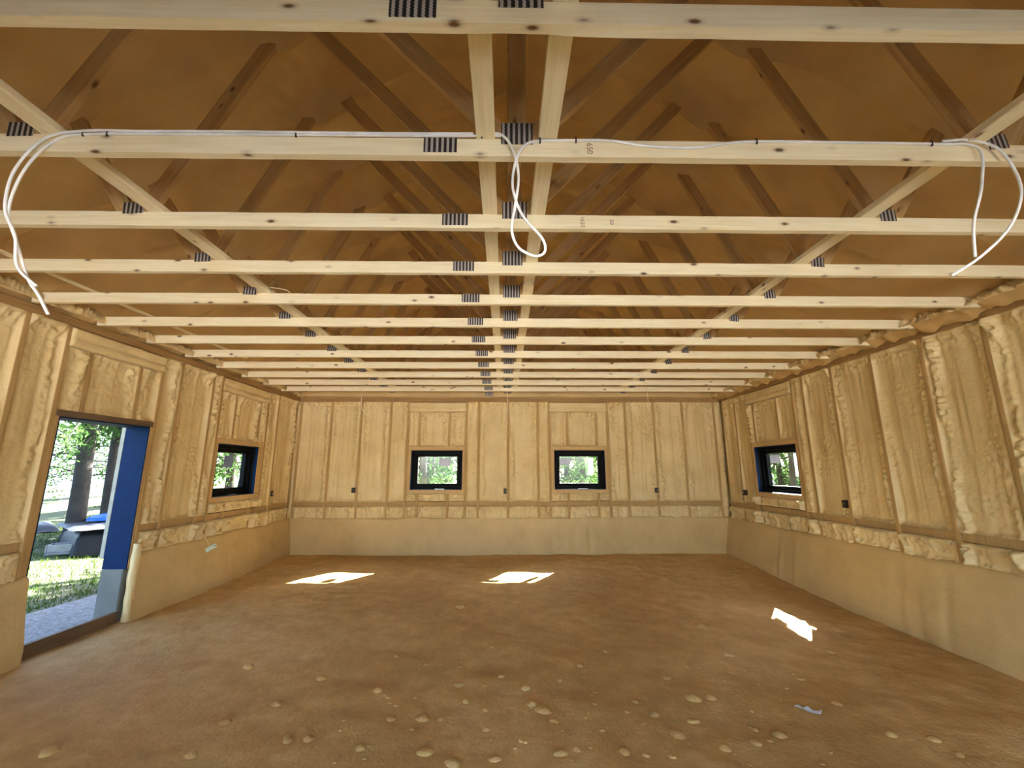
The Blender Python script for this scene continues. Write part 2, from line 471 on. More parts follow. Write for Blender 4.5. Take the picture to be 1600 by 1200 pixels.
def foam_cell(wall, u0, u1, z0, z1, depth=0.050, lump=None, name='foam_panel', res=0.0125, fillet=0.045):
    """one bay of sprayed foam, dished between its studs and lumpy along the edges"""
    lump = wall.lump if lump is None else lump
    wall.n += 1; sd = wall.seed + wall.n * 7
    nu = max(6, int((u1 - u0) / res)); nz = max(6, int((z1 - z0) / (res * 1.15)))
    u = np.linspace(u0, u1, nu); z = np.linspace(z0, z1, nz)
    U, Z = np.meshgrid(u, z, indexing='ij')
    r = random.Random(sd)
    wob = (vn(Z * 3.0, Z * 0 + 1, sd + 1) - 0.5) * 0.05; wob2 = (vn(Z * 3.0, Z * 0 + 5, sd + 2) - 0.5) * 0.05
    dl = U - u0; dr = u1 - U; dt = z1 - Z; db = Z - z0
    fl = r.uniform(0.6, 1.5) * fillet; fr = r.uniform(0.6, 1.5) * fillet
    def fil(d, w):
        t = np.clip(d / w, 0, 1); return 1 - (1 - t) ** 2
    prof = fil(dl, np.maximum(fl + wob, 0.015)) * fil(dr, np.maximum(fr + wob2, 0.015)) * fil(dt, fillet * 0.8) * fil(db, fillet * 0.6)
    W = -depth * prof - 0.004
    # dome towards the middle of the bay
    cu = np.clip(np.minimum(dl, dr) / max(0.05, (u1 - u0) / 2), 0, 1)
    W = W + prof * (0.016 * cu ** 1.5) 
    # popcorn band along one or both edges, long runs, drips elsewhere
    sl, sr = r.uniform(0.3, 1.0), r.uniform(0.3, 1.0)
    bl = np.exp(-((dl - 0.055 - wob) / 0.045) ** 2) * sl * np.clip(vn(Z * 1.6, Z * 0, sd + 4) * 2 - 0.35, 0, 1)
    br = np.exp(-((dr - 0.055 - wob2) / 0.045) ** 2) * sr * np.clip(vn(Z * 1.6, Z * 0 + 9, sd + 5) * 2 - 0.35, 0, 1)
    bt = np.exp(-(dt / 0.12) ** 2) * 0.7
    bb = np.exp(-(db / 0.05) ** 2) * 0.4
    mid = np.clip(fbm(U * 2.2, Z * 1.6, sd + 6, 2) * 2.4 - 1.15, 0, 1) * 0.7
    band = np.clip(bl + br + bt + bb + mid, 0, 1.2)
    pop = np.abs(fbm(U * 19, Z * 17, sd + 7, 2) - 0.375) * 2.6
    pop = 1 - np.clip(pop * 1.6, 0, 1)
    W = W + lump * band * (0.040 * pop + 0.030 * (fbm(U * 11, Z * 9, sd + 8, 2) - 0.3)) * np.clip(prof * 1.6, 0, 1)
    W = W + lump * (bl + br) * 0.022 * np.clip(prof * 1.5, 0, 1)
    # slow waves and upright streaks
    W = W + ((fbm(U * 3.0, Z * 1.1, sd + 9, 2) - 0.37) * 0.040 + (vn(U * 26, Z * 1.4, sd + 10) - 0.5) * 0.010 * lump) * np.clip(prof * 1.3, 0, 1)
    P = np.stack(np.broadcast_arrays(*wall.pt(U, Z, W)), -1)
    return grid_obj(name, P, M['foam'], wall.obj, wall.flip)

def member(wall, name, u0, u1, z0, z1, w1=0.0, w0=-0.084, mat='stud', parent=None):
    o = wbox(wall, u0, u1, z0, z1, w0, w1).build(name, M[mat], parent or wall.obj)
    return bevel(o, 0.006, 2)

SW = 0.023                                  # half of a stud with its skin of overspray
Z_TOP, Z_BLK1, Z_BLK0, Z_BOT = zr(1.372), zr(-0.60), zr(-0.685), zr(-0.90)
def stud(wall, u, z0=None, z1=None, hw=SW, w1=None):
    return member(wall, 'stud', u - hw, u + hw, Z_BOT - 0.06 if z0 is None else z0, Z_TOP if z1 is None else z1, rng.uniform(-0.004, 0.006) if w1 is None else w1)

def bay(wall, a, b, blk=True):
    foam_cell(wall, a + SW, b - SW, Z_BLK1, Z_TOP)
    lower(wall, a, b)
def lower(wall, a, b, blk=True):
    if blk:
        member(wall, 'blocking', a + SW, b - SW, Z_BLK0, Z_BLK1, -0.016 + rng.uniform(-0.006, 0.006), mat='stud')
    foam_cell(wall, a + SW, b - SW, Z_BOT + rng.uniform(-0.03, 0.01), Z_BLK0, depth=0.012, lump=wall.lump * 1.1 + 0.3, fillet=0.03)

def window_bay(wall, ka, kb, oa, ob, za, zb, crip):
    """king studs at ka, kb; opening oa..ob, za..zb"""
    zh0, zh1 = zr(1.155), Z_TOP
    # header under a thick skin of foam
    n = 30; m = 12
    u = np.linspace(ka + SW - 0.03, kb - SW + 0.03, 60); z = np.linspace(zh0, zh1, 16)
    U, Z = np.meshgrid(u, z, indexing='ij')
    e = np.minimum(np.minimum(U - u[0], u[-1] - U) / 0.02, np.minimum(Z - zh0, zh1 - Z) / 0.02).clip(0, 1)
    Wd = -0.06 + 0.085 * e ** 0.5 + (fbm(U * 14, Z * 20, wall.seed, 2) - 0.35) * 0.014 * e * (wall.lump + 0.2) - 0.012 * np.exp(-((Z - zh0 - 0.10) / 0.02) ** 2) * e
    grid_obj('header_foam', np.stack(np.broadcast_arrays(*wall.pt(U, Z, Wd)), -1), M['foam'], wall.obj, wall.flip)
    member(wall, 'head_plate', ka + SW, kb - SW, zb + 0.008, zb + 0.085, -0.004, mat='trimmer')
    edges = [ka] + crip + [kb]
    for a, b in zip(edges[:-1], edges[1:]):
        foam_cell(wall, a + SW, b - SW, zb + 0.085, zh0)
    for c in crip:
        stud(wall, c, zb + 0.085, zh0)
    member(wall, 'trimmer', ka + SW, oa - 0.004, za, zb + 0.008, -0.004, mat='trimmer')
    member(wall, 'trimmer', ob + 0.004, kb - SW, za, zb + 0.008, -0.004, mat='trimmer')
    if za > 0.3:
        member(wall, 'sill_plate', ka + SW, kb - SW, za - 0.07, za, 0.004, mat='trimmer')
        for a, b in zip(edges[:-1], edges[1:]):
            foam_cell(wall, a + SW, b - SW, Z_BLK1 + 0.01, za - 0.07, depth=0.012, lump=wall.lump + 0.4, fillet=0.025)
            lower(wall, a, b)
        for c in crip:
            stud(wall, c, Z_BOT - 0.06, za - 0.07)

WZ0, WZ1 = zr(-0.374), zr(0.387)
# openings
LW = (6.350, 7.382); LDOOR = (4.050, 5.095); RW = (6.490, 7.582); BW1 = (-1.857, -0.845); BW2 = (0.998, 2.006)
DZ1 = zr(0.505)
slab(WL, YF - 0.2, YB + 0.3, [(LDOOR[0], LDOOR[1], 0.0, DZ1), (LW[0], LW[1], WZ0, WZ1)])
slab(WR, YF - 0.2, YB + 0.3, [(RW[0], RW[1], WZ0, WZ1)])
slab(WB, XL - 0.25, XR + 0.25, [(*BW1, WZ0, WZ1), (*BW2, WZ0, WZ1)])

# back wall
S = [-4.11, -3.485, -2.890, -2.298, -1.943]
for a, b in zip(S[:-1], S[1:]): bay(WB, a, b)
for s in S: stud(WB, s)
window_bay(WB, -1.943, -0.772, BW1[0], BW1[1], WZ0, WZ1, [-1.712, -1.114])
S = [-0.772, -0.522, 0.070, 0.672, 0.907]
for a, b in zip(S[:-1], S[1:]): bay(WB, a, b)
for s in S: stud(WB, s)
window_bay(WB, 0.907, 2.090, BW2[0], BW2[1], WZ0, WZ1, [1.264, 1.858])
S = [2.090, 2.456, 3.040, 3.634, 4.290]
for a, b in zip(S[:-1], S[1:]): bay(WB, a, b)
for s in S: stud(WB, s)
foam_cell(WB, 4.313, 4.44, Z_BOT, Z_TOP, depth=0.01, lump=1.2)
foam_cell(WB, -4.20, -4.133, Z_BOT, Z_TOP, depth=0.0, lump=1.2)

# left wall
S = [1.78, 2.39, 3.00, 3.612, 3.985]
for a, b in zip(S[:-1], S[1:]): bay(WL, a, b)
for s in S: stud(WL, s)
zh0 = zr(1.165)
u = np.linspace(3.985, 5.165, 70); z = np.linspace(zh0, Z_TOP, 16); U, Z = np.meshgrid(u, z, indexing='ij')
e = np.minimum(np.minimum(U - u[0], u[-1] - U) / 0.02, np.minimum(Z - zh0, Z_TOP - Z) / 0.02).clip(0, 1)
Wd = -0.06 + 0.09 * e ** 0.5 + (fbm(U * 18, Z * 22, 77, 2) - 0.35) * 0.016 * e - 0.014 * np.exp(-((Z - zh0 - 0.10) / 0.02) ** 2) * e
grid_obj('header_foam', np.stack(np.broadcast_arrays(*WL.pt(U, Z, Wd)), -1), M['foam'], WL.obj)
for a, b in ((3.985, 4.235), (4.235, 4.835), (4.835, 5.145)):
    foam_cell(WL, a + SW, b - SW, DZ1 + 0.062, zh0, lump=1.3)
stud(WL, 4.235, DZ1 + 0.06, zh0); stud(WL, 4.835, DZ1 + 0.06, zh0)
member(WL, 'trimmer', 4.008, LDOOR[0] - 0.002, -0.05, DZ1 + 0.06, 0.0)
member(WL, 'trimmer', LDOOR[1] + 0.002, 5.122, zr(-1.06), DZ1 + 0.06, 0.0)
S = [5.145, 5.455, 6.070, 6.265]
for a, b in zip(S[:-1], S[1:]): bay(WL, a, b)
for s in S: stud(WL, s)
window_bay(WL, 6.265, 7.540, LW[0], LW[1], WZ0, WZ1, [6.630, 7.300])
S = [7.540, 7.880, 8.560]
for a, b in zip(S[:-1], S[1:]): bay(WL, a, b)
for s in S: stud(WL, s)

# right wall
S = [1.84, 2.46, 3.08, 3.700, 4.310, 4.950, 5.588, 6.172, 6.415]
for a, b in zip(S[:-1], S[1:]): bay(WR, a, b)
for s in S: stud(WR, s)
window_bay(WR, 6.415, 7.660, RW[0], RW[1], WZ0, WZ1, [6.830, 7.490])
S = [7.660, 8.090, 8.560]
for a, b in zip(S[:-1], S[1:]): bay(WR, a, b)
for s in S: stud(WR, s)

# top plates
for wall, a, b in ((WL, YF, YB), (WR, YF, YB), (WB, XL, XR)):
    o = member(wall, 'top_plate', a, b, Z_TOP - 0.004, ZT - 0.002, 0.012, mat='plate')

# foam skirt over the concrete stem wall
def skirt(wall, u0, u1, prot, res=0.03):
    nu = int((u1 - u0) / res); nz = 40
    u = np.linspace(u0, u1, nu); t = np.linspace(0, 1, nz)
    U, T = np.meshgrid(u, t, indexing='ij')
    fx, fy, _ = wall.pt(U, 0.0, prot)
    fz = floor_z(np.broadcast_to(fx, U.shape), np.broadcast_to(fy, U.shape))
    zt = Z_BOT + 0.02 + (vn(U * 2.3, U * 0, wall.seed + 3) - 0.5) * 0.05
    Z = zt + (fz - 0.03 - zt) * T
    W = -0.06 * np.exp(-T / 0.018) + 0.018 + (prot - 0.018) * np.clip(T * 1.25, 0, 1) ** 0.8
    W = W + (fbm(U * 1.7, Z * 2.2, wall.seed + 4, 3) - 0.45) * 0.035 + (fbm(U * 9, Z * 3, wall.seed + 5, 3) - 0.45) * 0.012
    run = np.clip(vn(U * 1.3, U * 0 + 3, wall.seed + 8) * 2.2 - 1.2, 0, 1)      # drips running to the floor
    W = W + run * (vn(U * 14, Z * 0.8, wall.seed + 6) - 0.4) * 0.035 * np.clip(T * 2, 0, 1)
    W = W + (fbm(U * 15, Z * 15, wall.seed + 7, 2) - 0.37) * 0.022 * np.exp(-T / 0.12)
    return grid_obj('foam_skirt', np.stack(np.broadcast_arrays(*wall.pt(U, Z, W)), -1), M['foam_smooth'], wall.obj, not wall.flip)
skirt(WL, YF, LDOOR[0] - 0.0, 0.10)
skirt(WL, LDOOR[1] + 0.02, YB, 0.10)
skirt(WR, YF, YB, 0.15)
skirt(WB, XL, XR, 0.03)

# front wall behind the camera: two wide overhead-door openings stand open
mb = MB()
for a, b, c, d in ((XL - 0.25, -3.95, -0.35, ZT), (0.03, 0.23, -0.35, ZT), (3.95, XR + 0.25, -0.35, ZT), (-3.95, 0.03, 2.42, ZT), (0.23, 3.95, 2.42, ZT)):
    mb.box((a, YF - 0.2, c), (b, YF, d))
wf = mb.build('wall_front', M['foam_smooth']); tag(wf, 'front wall with two wide open doorways', None, None, 'structure')

# two open overhead doors added behind the camera to keep light off the nearest trusses
for n, (a, b) in ((2, (-3.9, -0.02)), (3, (0.28, 3.90))):
    dr = empty('door_%d' % n, ((a + b) / 2, YF, 2.45)); tag(dr, 'overhead door standing open under the trusses', None, None, 'structure')
    for k in range(4):
        o = MB().box((a - (a + b) / 2, 0.02 + 0.6 * k, 0.0), (b - (a + b) / 2, 0.60 + 0.6 * k, 0.045)).build('door_section', M['siding'], dr)
        bevel(o, 0.006)
    for sx in (a - 0.03, b + 0.03):
        MB().box((sx - (a + b) / 2 - 0.02, -0.0, -0.02), (sx - (a + b) / 2 + 0.02, 2.5, 0.03)).build('door_track', M['chrome'], dr)

# ------------------------------------------------------------------ roof and ceiling foam
SLOPE = 0.53
ZE = zr(1.53)                               # foam surface where it meets the eave (at 4.2 m from the ridge line)
HALF = 4.24
def roof_z(dx):
    return ZE + SLOPE * (HALF - dx)
PEAK = roof_z(0)
ceil_root = empty('ceiling', (0, 0, 0)); tag(ceil_root, 'pitched ceiling of sprayed foam', None, None, 'structure')
truss_y = [D0 + SP * k for k in range(13)]
edges = [truss_y[0] - SP * k for k in range(7, 0, -1)] + truss_y
edges[-1] = YB + 0.06
def roof_panel(side, y0, y1, k, res=0.028):
    ns = int(HALF * 1.13 / res); ny = max(8, int((y1 - y0) / res))
    s = np.linspace(-0.02, 1.0, ns); y = np.linspace(y0, y1, ny)
    Sg, Yg = np.meshgrid(s, y, indexing='ij')
    dx = HALF * (1 - Sg)
    d = np.minimum(Yg - y0, y1 - Yg)
    ridge = np.exp(-(d / 0.05) ** 2)
    sd = 900 + k * 13 + (0 if side < 0 else 7)
    h = -0.035 * ridge + (fbm(Sg * 9 + k * 3.1, Yg * 2.2, 61 + (side > 0), 3) - 0.45) * 0.10 * np.clip(d / 0.08, 0, 1)
    band = np.clip(fbm(Sg * 5, Yg * 1.5 + 40, sd, 2) * 3 - 1.3, 0, 1)
    h = h + band * (fbm(Sg * 70, Yg * 16, sd + 3, 2) - 0.37) * 0.06 * np.clip(d / 0.1, 0, 1)
    ev = np.exp(-np.clip(Sg, 0, 1) / 0.035)
    h = h - ev * (0.03 + 0.045 * vn(Sg * 50, Yg * 11, 55) + 0.02 * vn(Sg * 90, Yg * 24, 56)) * np.clip(d / 0.06, 0.4, 1)
    for nd in (1.53, 2.89):                 # foam climbing down the webs
        h = h - 0.13 * np.exp(-(((dx - nd) / 0.26) ** 2)) * np.exp(-(d / 0.085) ** 2) * (0.8 + 0.5 * vn(dx * 9, Yg * 9, 88))
    Zg = roof_z(dx) + h
    P = np.stack([XC + side * dx, Yg, Zg], -1)
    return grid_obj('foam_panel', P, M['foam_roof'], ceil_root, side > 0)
for k, (a, b) in enumerate(zip(edges[:-1], edges[1:])):
    if b < -0.2 and k % 1 == 0 and b < -2.9:
        continue
    rr = 0.028 if b > 0.6 else 0.09
    roof_panel(-1, a, b, k, rr); roof_panel(1, a, b, k, rr)
def eave_bead(side, y0, y1, k):
    n, m = 16, max(10, int((y1 - y0) / 0.012)); a = np.linspace(0, 1, n); y = np.linspace(y0, y1, m)
    A, Yg = np.meshgrid(a, y, indexing='ij'); sd = 1300 + k * 5 + (side > 0)
    w = 0.10 + 0.03 * vn(Yg * 4, Yg * 0, sd)
    cell = np.abs(np.sin(Yg * (62 + 12 * vn(Yg * 2, Yg * 0 + 4, sd + 1)) + 2.2 * vn(A * 4, Yg * 9, sd + 2)))
    r = 1 + 0.30 * (cell - 0.5) * np.sin(A * math.pi) + 0.5 * (fbm(A * 5, Yg * 14, sd + 3, 2) - 0.37)
    ang = A * math.pi * 0.5
    xw = w * r * np.cos(ang) * (1.0 if side < 0 else 2.1) ; zw = 0.13 * r * np.sin(ang)
    base = XL if side < 0 else XR
    P = np.stack([base - side * (0.005 + xw) , Yg, ZT + 0.003 + zw], -1)
    return grid_obj('foam_bead', P, M['foam'], ceil_root, side < 0)
for k, (a, b) in enumerate(zip(edges[:-1], edges[1:])):
    if b > 2.6:
        eave_bead(-1, a + 0.005, b - 0.042, k); eave_bead(1, a + 0.005, b - 0.042, k)
mb = MB()
for sd in (-1, 1):
    x0, x1 = XC, XC + sd * (HALF + 0.62)
    z0, z1 = PEAK + 0.22, PEAK + 0.22 - SLOPE * (HALF + 0.62)
    mb.hexa([(x0, YF - 0.4, z0), (x1, YF - 0.4, z1), (x1, YB + 0.5, z1), (x0, YB + 0.5, z0), (x0, YF - 0.4, z0 + .05), (x1, YF - 0.4, z1 + .05), (x1, YB + 0.5, z1 + .05), (x0, YB + 0.5, z0 + .05)])
o = mb.build('roof_deck', M['roofing']); tag(o, 'dark roof covering the building', None, None, 'structure')

# gables
def gable(name, y, fl, vis):
    n = 90; xs = np.linspace(XL - 0.05, XR + 0.05, 120); t = np.linspace(0, 1, 60)
    Xg, Tg = np.meshgrid(xs, t, indexing='ij')
    ztop = PEAK + 0.22 - SLOPE * np.abs(Xg - XC)
    Zg = ZT - 0.0 + (ztop - ZT) * Tg
    Yg = y + (fbm(Xg * 2.5, Zg * 2.5, 71, 3) - 0.45) * 0.08 * vis + np.abs(((Xg - XC + 10) % 0.61) - 0.305) * 0.0
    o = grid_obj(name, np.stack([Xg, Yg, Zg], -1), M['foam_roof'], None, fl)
    tag(o, 'foamed gable end above the wall', None, None, 'structure')
gable('wall_gable_back', YB + 0.03, False, 1)
gable('wall_gable_front', YF - 0.1, True, 0)
mb = MB()
for y in (YB + 0.16, YF - 0.22):
    i = len(mb.v)
    mb.v += [(XL - .25, y, ZT - .05), (XR + .25, y, ZT - .05), (XR + .25, y, ZT + .05), (XC, y, PEAK + .22), (XL - .25, y, ZT + .05)]
    mb.f += [(i, i + 1, i + 2, i + 3, i + 4)]
o = mb.build('wall_gable_siding', M['siding']); tag(o, 'outer siding of the gables', None, None, 'structure')
# eave closure between roof and wall, outside
mb = MB()
mb.box((XL - 0.25, YF - .2, ZT - .02), (XL - 0.20, YB + .3, ZT + 0.28)); mb.box((XR + 0.20, YF - .2, ZT - .02), (XR + 0.25, YB + .3, ZT + 0.28))
o = mb.build('trim_1', M['siding']); tag(o, 'eave boards outside the walls', None, None, 'structure')

# ------------------------------------------------------------------ trusses
CH0, CH1 = ZT, ZT + 0.092                   # bottom chord
def chord_mesh(k, x0, x1):
    r = random.Random(40 + k)
    n = 60; mb = MB(); xs = [x0 + (x1 - x0) * i / n for i in range(n + 1)]
    for x in xs:
        j = lambda a: r.uniform(-a, a)
        wane = 0.0
        if k == 0:                          # chipped lower edge of the nearest chord
            wane = 0.010 * max(0, math.sin((x + 0.05) * 16)) if -0.05 < x < 0.16 else (-0.006 if x > 0.20 else 0.0)
        mb.v += [(x, -0.038, CH0 + j(.001)), (x, 0.0, CH0 + wane + j(.0015)), (x, 0.0, CH1), (x, -0.038, CH1 + j(.001))]
    for i in range(n):
        a = i * 4; b = a + 4
        mb.f += [(a, b, b + 1, a + 1)[::-1], (a + 1, b + 1, b + 2, a + 2)[::-1], (a + 2, b + 2, b + 3, a + 3)[::-1], (a + 3, b + 3, b, a)[::-1]]
    mb.f += [(0, 1, 2, 3)[::-1], (n * 4, n * 4 + 1, n * 4 + 2, n * 4 + 3)]
    return mb

NODE_L, NODE_R = XC - 2.315, XC + 2.33
AL, AR = XC - 1.49, XC + 1.49
AZ = roof_z(1.53) + 0.13
BZ = roof_z(2.89) + 0.10
ORD = ['nearest', 'second', 'third', 'fourth', 'fifth', 'sixth', 'seventh', 'eighth', 'ninth', 'tenth', 'eleventh', 'twelfth', 'farthest']
def plate_part(name, x0, x1, z0, z1, parent, tilt=0.0):
    cx, cz = (x0 + x1) / 2, (z0 + z1) / 2
    o = MB().box((x0 - cx, -0.0025, z0 - cz), (x1 - cx, 0.0, z1 - cz)).build(name, M['connector'], parent)
    o.location = (cx, -0.0385, cz); o.rotation_euler = (0, tilt, 0)
    return o
def web_obj(a, b, w, t, name='web'):
    a = Vector(a); b = Vector(b); L = (b - a).length
    o = MB().box((-w / 2, -t / 2, 0), (w / 2, t / 2, L)).build(name, M['wood_web'])
    o.location = a; o.rotation_euler = (0, math.atan2(b.x - a.x, b.z - a.z), 0)
    return o
NB = CH1 - 0.02
protos = {
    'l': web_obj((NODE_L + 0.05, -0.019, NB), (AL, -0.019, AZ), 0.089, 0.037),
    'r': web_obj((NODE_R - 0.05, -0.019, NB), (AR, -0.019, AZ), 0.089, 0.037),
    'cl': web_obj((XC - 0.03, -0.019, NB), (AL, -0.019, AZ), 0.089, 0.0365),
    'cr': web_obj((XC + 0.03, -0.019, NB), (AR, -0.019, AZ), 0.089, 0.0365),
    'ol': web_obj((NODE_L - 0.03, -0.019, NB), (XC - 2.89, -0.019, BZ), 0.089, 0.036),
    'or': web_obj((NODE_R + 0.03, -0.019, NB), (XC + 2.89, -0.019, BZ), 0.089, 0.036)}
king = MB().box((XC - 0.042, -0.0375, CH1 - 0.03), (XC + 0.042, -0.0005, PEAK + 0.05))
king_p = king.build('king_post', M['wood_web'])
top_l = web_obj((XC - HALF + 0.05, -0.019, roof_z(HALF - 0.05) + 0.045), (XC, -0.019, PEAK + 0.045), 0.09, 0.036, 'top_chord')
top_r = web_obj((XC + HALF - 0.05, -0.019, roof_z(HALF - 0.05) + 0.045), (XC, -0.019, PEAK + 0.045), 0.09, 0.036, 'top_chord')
first = True
for k, y in enumerate(truss_y):
    t = empty('roof_truss', (0, y, 0))
    lab = f'{ORD[k]} roof truss from the camera, pale timber with steel tooth plates'
    if k == 0: lab = 'nearest roof truss, crossing the top of the view, with a chipped lower edge'
    if k == 1: lab = 'roof truss with the white cable stapled along its bottom chord'
    if k == 12: lab = 'farthest roof truss, set against the back wall and coated with foam'
    tag(t, lab, 'truss', 'roof trusses')
    c = chord_mesh(k, XL + 0.02, XR - 0.02).build('bottom_chord', M['wood_x'] if k < 12 else M['foam_smooth'], t)
    for key, p in list(protos.items()) + [('k', king_p), ('tl', top_l), ('tr', top_r)]:
        if first: w = p
        else:
            w = p.copy(); COL.objects.link(w)
        w.parent = t
    j = lambda: rng.uniform(-0.006, 0.006)
    a = j(); plate_part('tooth_plate', -0.021 + a, 0.129 + a, zr(1.513), zr(1.628), t)
    a = j(); plate_part('splice_plate', -0.386 + a, -0.230 + a, zr(1.466), zr(1.543), t)
    a = j(); plate_part('tooth_plate', -2.320 + a, -2.200 + a, zr(1.528), zr(1.602), t, rng.uniform(-.05, .05))
    a = j(); plate_part('tooth_plate', 2.342 + a, 2.440 + a, zr(1.518), zr(1.596), t, rng.uniform(-.12, .12))
    if k in (1, 2):                         # stamped strength grade
        for body, x, sz in (('650', 0.40, 0.040),) if k == 1 else (('1650', 0.475, 0.036), ('50', 0.655, 0.034)):
            cu = bpy.data.curves.new('stamp', 'FONT'); cu.body = body; cu.size = sz; cu.align_x = 'CENTER'; cu.align_y = 'CENTER'
            tmp = bpy.data.objects.new('stamp_tmp', cu); COL.objects.link(tmp)
            dg = bpy.context.evaluated_depsgraph_get()
            me = bpy.data.meshes.new_from_object(tmp.evaluated_get(dg))
            bpy.data.objects.remove(tmp)
            me.materials.clear(); me.materials.append(M['ink'])
            s = bpy.data.objects.new('stamp', me); COL.objects.link(s); s.parent = t
            s.location = (x, -0.0392, zr(1.495)); s.rotation_euler = (math.pi / 2, math.radians(90 if k == 1 else 90), 0)
    first = False

# lateral braces lying on the bottom chords
def brace(label, x0, x1, y0, y1, z0=None, th=0.038):
    z = CH1 + 0.001 if z0 is None else z0
    o = MB().box((x0, y0, z), (x1, y1, z + th)).build('lateral_brace', M['wood_y'])
    bevel(o, 0.003)
    tag(o, label, 'brace', 'long braces lying across the trusses')
brace('long flat brace just left of the central tooth plates', -0.137, -0.049, -0.5, YB - 0.2)
brace('long flat brace just right of the central tooth plates', 0.158, 0.247, -0.5, YB - 0.2)
brace('long brace over the left quarter of the trusses', -2.165, -2.070, -0.5, YB - 0.2)
brace('long brace over the right quarter of the trusses', 2.215, 2.310, -0.5, YB - 0.2)
brace('thin pale batten near the left eave above the trusses', -3.73, -3.69, 0.5, 6.0, zr(1.575), 0.02)

# ------------------------------------------------------------------ windows
def window(n, wall, u0, u1, z0, z1, stickers, hand):
    root = empty('window_%d' % n, wall.pt((u0 + u1) / 2, z0, -0.15)); tag(root, 'small black framed window', None, None, 'structure')
    off = Vector(root.location)
    def part(name, mb, mat, parent=None, bv=0.003):
        mb.v = [tuple(Vector(v) - off) for v in mb.v]
        o = mb.build(name, M[mat], root)
        if bv: bevel(o, bv)
        return o
    def ring(a0, a1, b0, b1, t, w0, w1):
        mb = MB()
        wbox(wall, a0, a1, b0, b0 + t, w0, w1, mb); wbox(wall, a0, a1, b1 - t, b1, w0, w1, mb)
        wbox(wall, a0, a0 + t, b0 + t, b1 - t, w0, w1, mb); wbox(wall, a1 - t, a1, b0 + t, b1 - t, w0, w1, mb)
        return mb
    part('membrane_liner', ring(u0, u1, z0, z1, 0.006, -0.045, -0.006), 'membrane', bv=0)
    part('frame_extension', ring(u0, u1, z0, z1, 0.008, -0.10, -0.045), 'black', bv=0)
    part('frame', ring(u0 + 0.004, u1 - 0.004, z0 + 0.004, z1 - 0.004, 0.048, -0.235, -0.10), 'black')
    part('sash', ring(u0 + 0.054, u1 - 0.054, z0 + 0.054, z1 - 0.054, 0.060, -0.20, -0.135), 'black')
    g = 0.112
    mb = MB(); wbox(wall, u0 + g, u1 - g, z0 + g, z1 - g, -0.172, -0.166, mb)
    part('pane', mb, 'glass', bv=0)
    part('bead', ring(u0 + 0.022, u1 - 0.022, z0 + 0.022, z1 - 0.022, 0.006, -0.10, -0.094), 'black', bv=0)
    mb = MB(); uc = (u0 + u1) / 2
    wbox(wall, uc - 0.055, uc + 0.055, z0 + 0.062, z0 + 0.086, -0.135, -0.115, mb); 
    h = part('crank_handle', mb, 'black')
    mb = MB(); wbox(wall, uc - 0.035, uc + 0.15 * hand, z0 + 0.008, z0 + 0.014, -0.098, -0.06, mb)
    part('sill_strip', mb, 'chrome', bv=0)
    W = u1 - u0; Hh = z1 - z0
    for (a, b, c, d, mt) in stickers:
        mb = MB(); wbox(wall, u0 + W * a, u0 + W * b, z0 + Hh * c, z0 + Hh * d, -0.166, -0.1645, mb)
        part('glass_label', mb, mt, bv=0)
    return root
window(1, WB, BW1[0], BW1[1], WZ0, WZ1, [(0.53, 0.74, 0.60, 0.80, 'greypaper')], 1)
window(2, WB, BW2[0], BW2[1], WZ0, WZ1, [(0.12, 0.34, 0.64, 0.80, 'greypaper'), (0.69, 0.80, 0.38, 0.82, 'paper')], 1)
window(3, WL, LW[0], LW[1], WZ0, WZ1, [(0.40, 0.62, 0.56, 0.80, 'greypaper')], 1)
window(4, WR, RW[0], RW[1], WZ0, WZ1, [(0.60, 0.84, 0.64, 0.82, 'greypaper'), (0.14, 0.28, 0.36, 0.84, 'paper')], 1)

# ------------------------------------------------------------------ doorway
door = empty('door_1', (XL - 0.12, (LDOOR[0] + LDOOR[1]) / 2, 0)); tag(door, 'open doorway lined with blue membrane', None, None, 'structure')
doff = Vector(door.location)
def dpart(name, mb, mat, bv=0.002, smooth=False):
    mb.v = [tuple(Vector(v) - doff) for v in mb.v]
    o = mb.build(name, M[mat], door, smooth)
    if bv: bevel(o, bv)
    return o
X0, X1 = XL - 0.27, XL - 0.004
dpart('jamb_membrane', MB().box((X0, LDOOR[1] - 0.012, zr(-1.06)), (X1, LDOOR[1], DZ1)), 'membrane')
dpart('jamb_membrane', MB().box((X0, LDOOR[0], zr(-1.06)), (X1, LDOOR[0] + 0.012, DZ1)), 'membrane')
dpart('head_membrane', MB().box((X0, LDOOR[0] + 0.012, DZ1 - 0.012), (X1, LDOOR[1] - 0.012, DZ1)), 'membrane')
dpart('membrane_lap', MB().box((X0 + .02, LDOOR[1] - 0.016, zr(-0.93)), (X1 - .005, LDOOR[1] - 0.012, zr(-0.925))), 'membrane', 0)
dpart('sheathing_edge', MB().box((X0 - 0.045, LDOOR[1] - 0.014, zr(-0.95)), (X0, LDOOR[1] + 0.03, DZ1)), 'siding')
dpart('head_plate', MB().box((XL - 0.26, LDOOR[0] - 0.04, DZ1), (XL + 0.004, LDOOR[1] + 0.04, DZ1 + 0.06)), 'darkwood')
dpart('sill_board', MB().box((XL - 0.045, LDOOR[0] - 0.02, -0.03), (XL - 0.005, LDOOR[1] - 0.01, zr(-1.485))), 'darkwood')
st = dpart('concrete_stem', MB().box((XL - 0.26, LDOOR[1] - 0.035, -0.3), (XL - 0.01, LDOOR[1] + 0.05, zr(-1.06))), 'concrete', 0.012)
dpart('concrete_stem', MB().box((XL - 0.26, LDOOR[0] - 0.05, -0.3), (XL - 0.01, LDOOR[0] + 0.015, zr(-1.06))), 'concrete', 0.012)
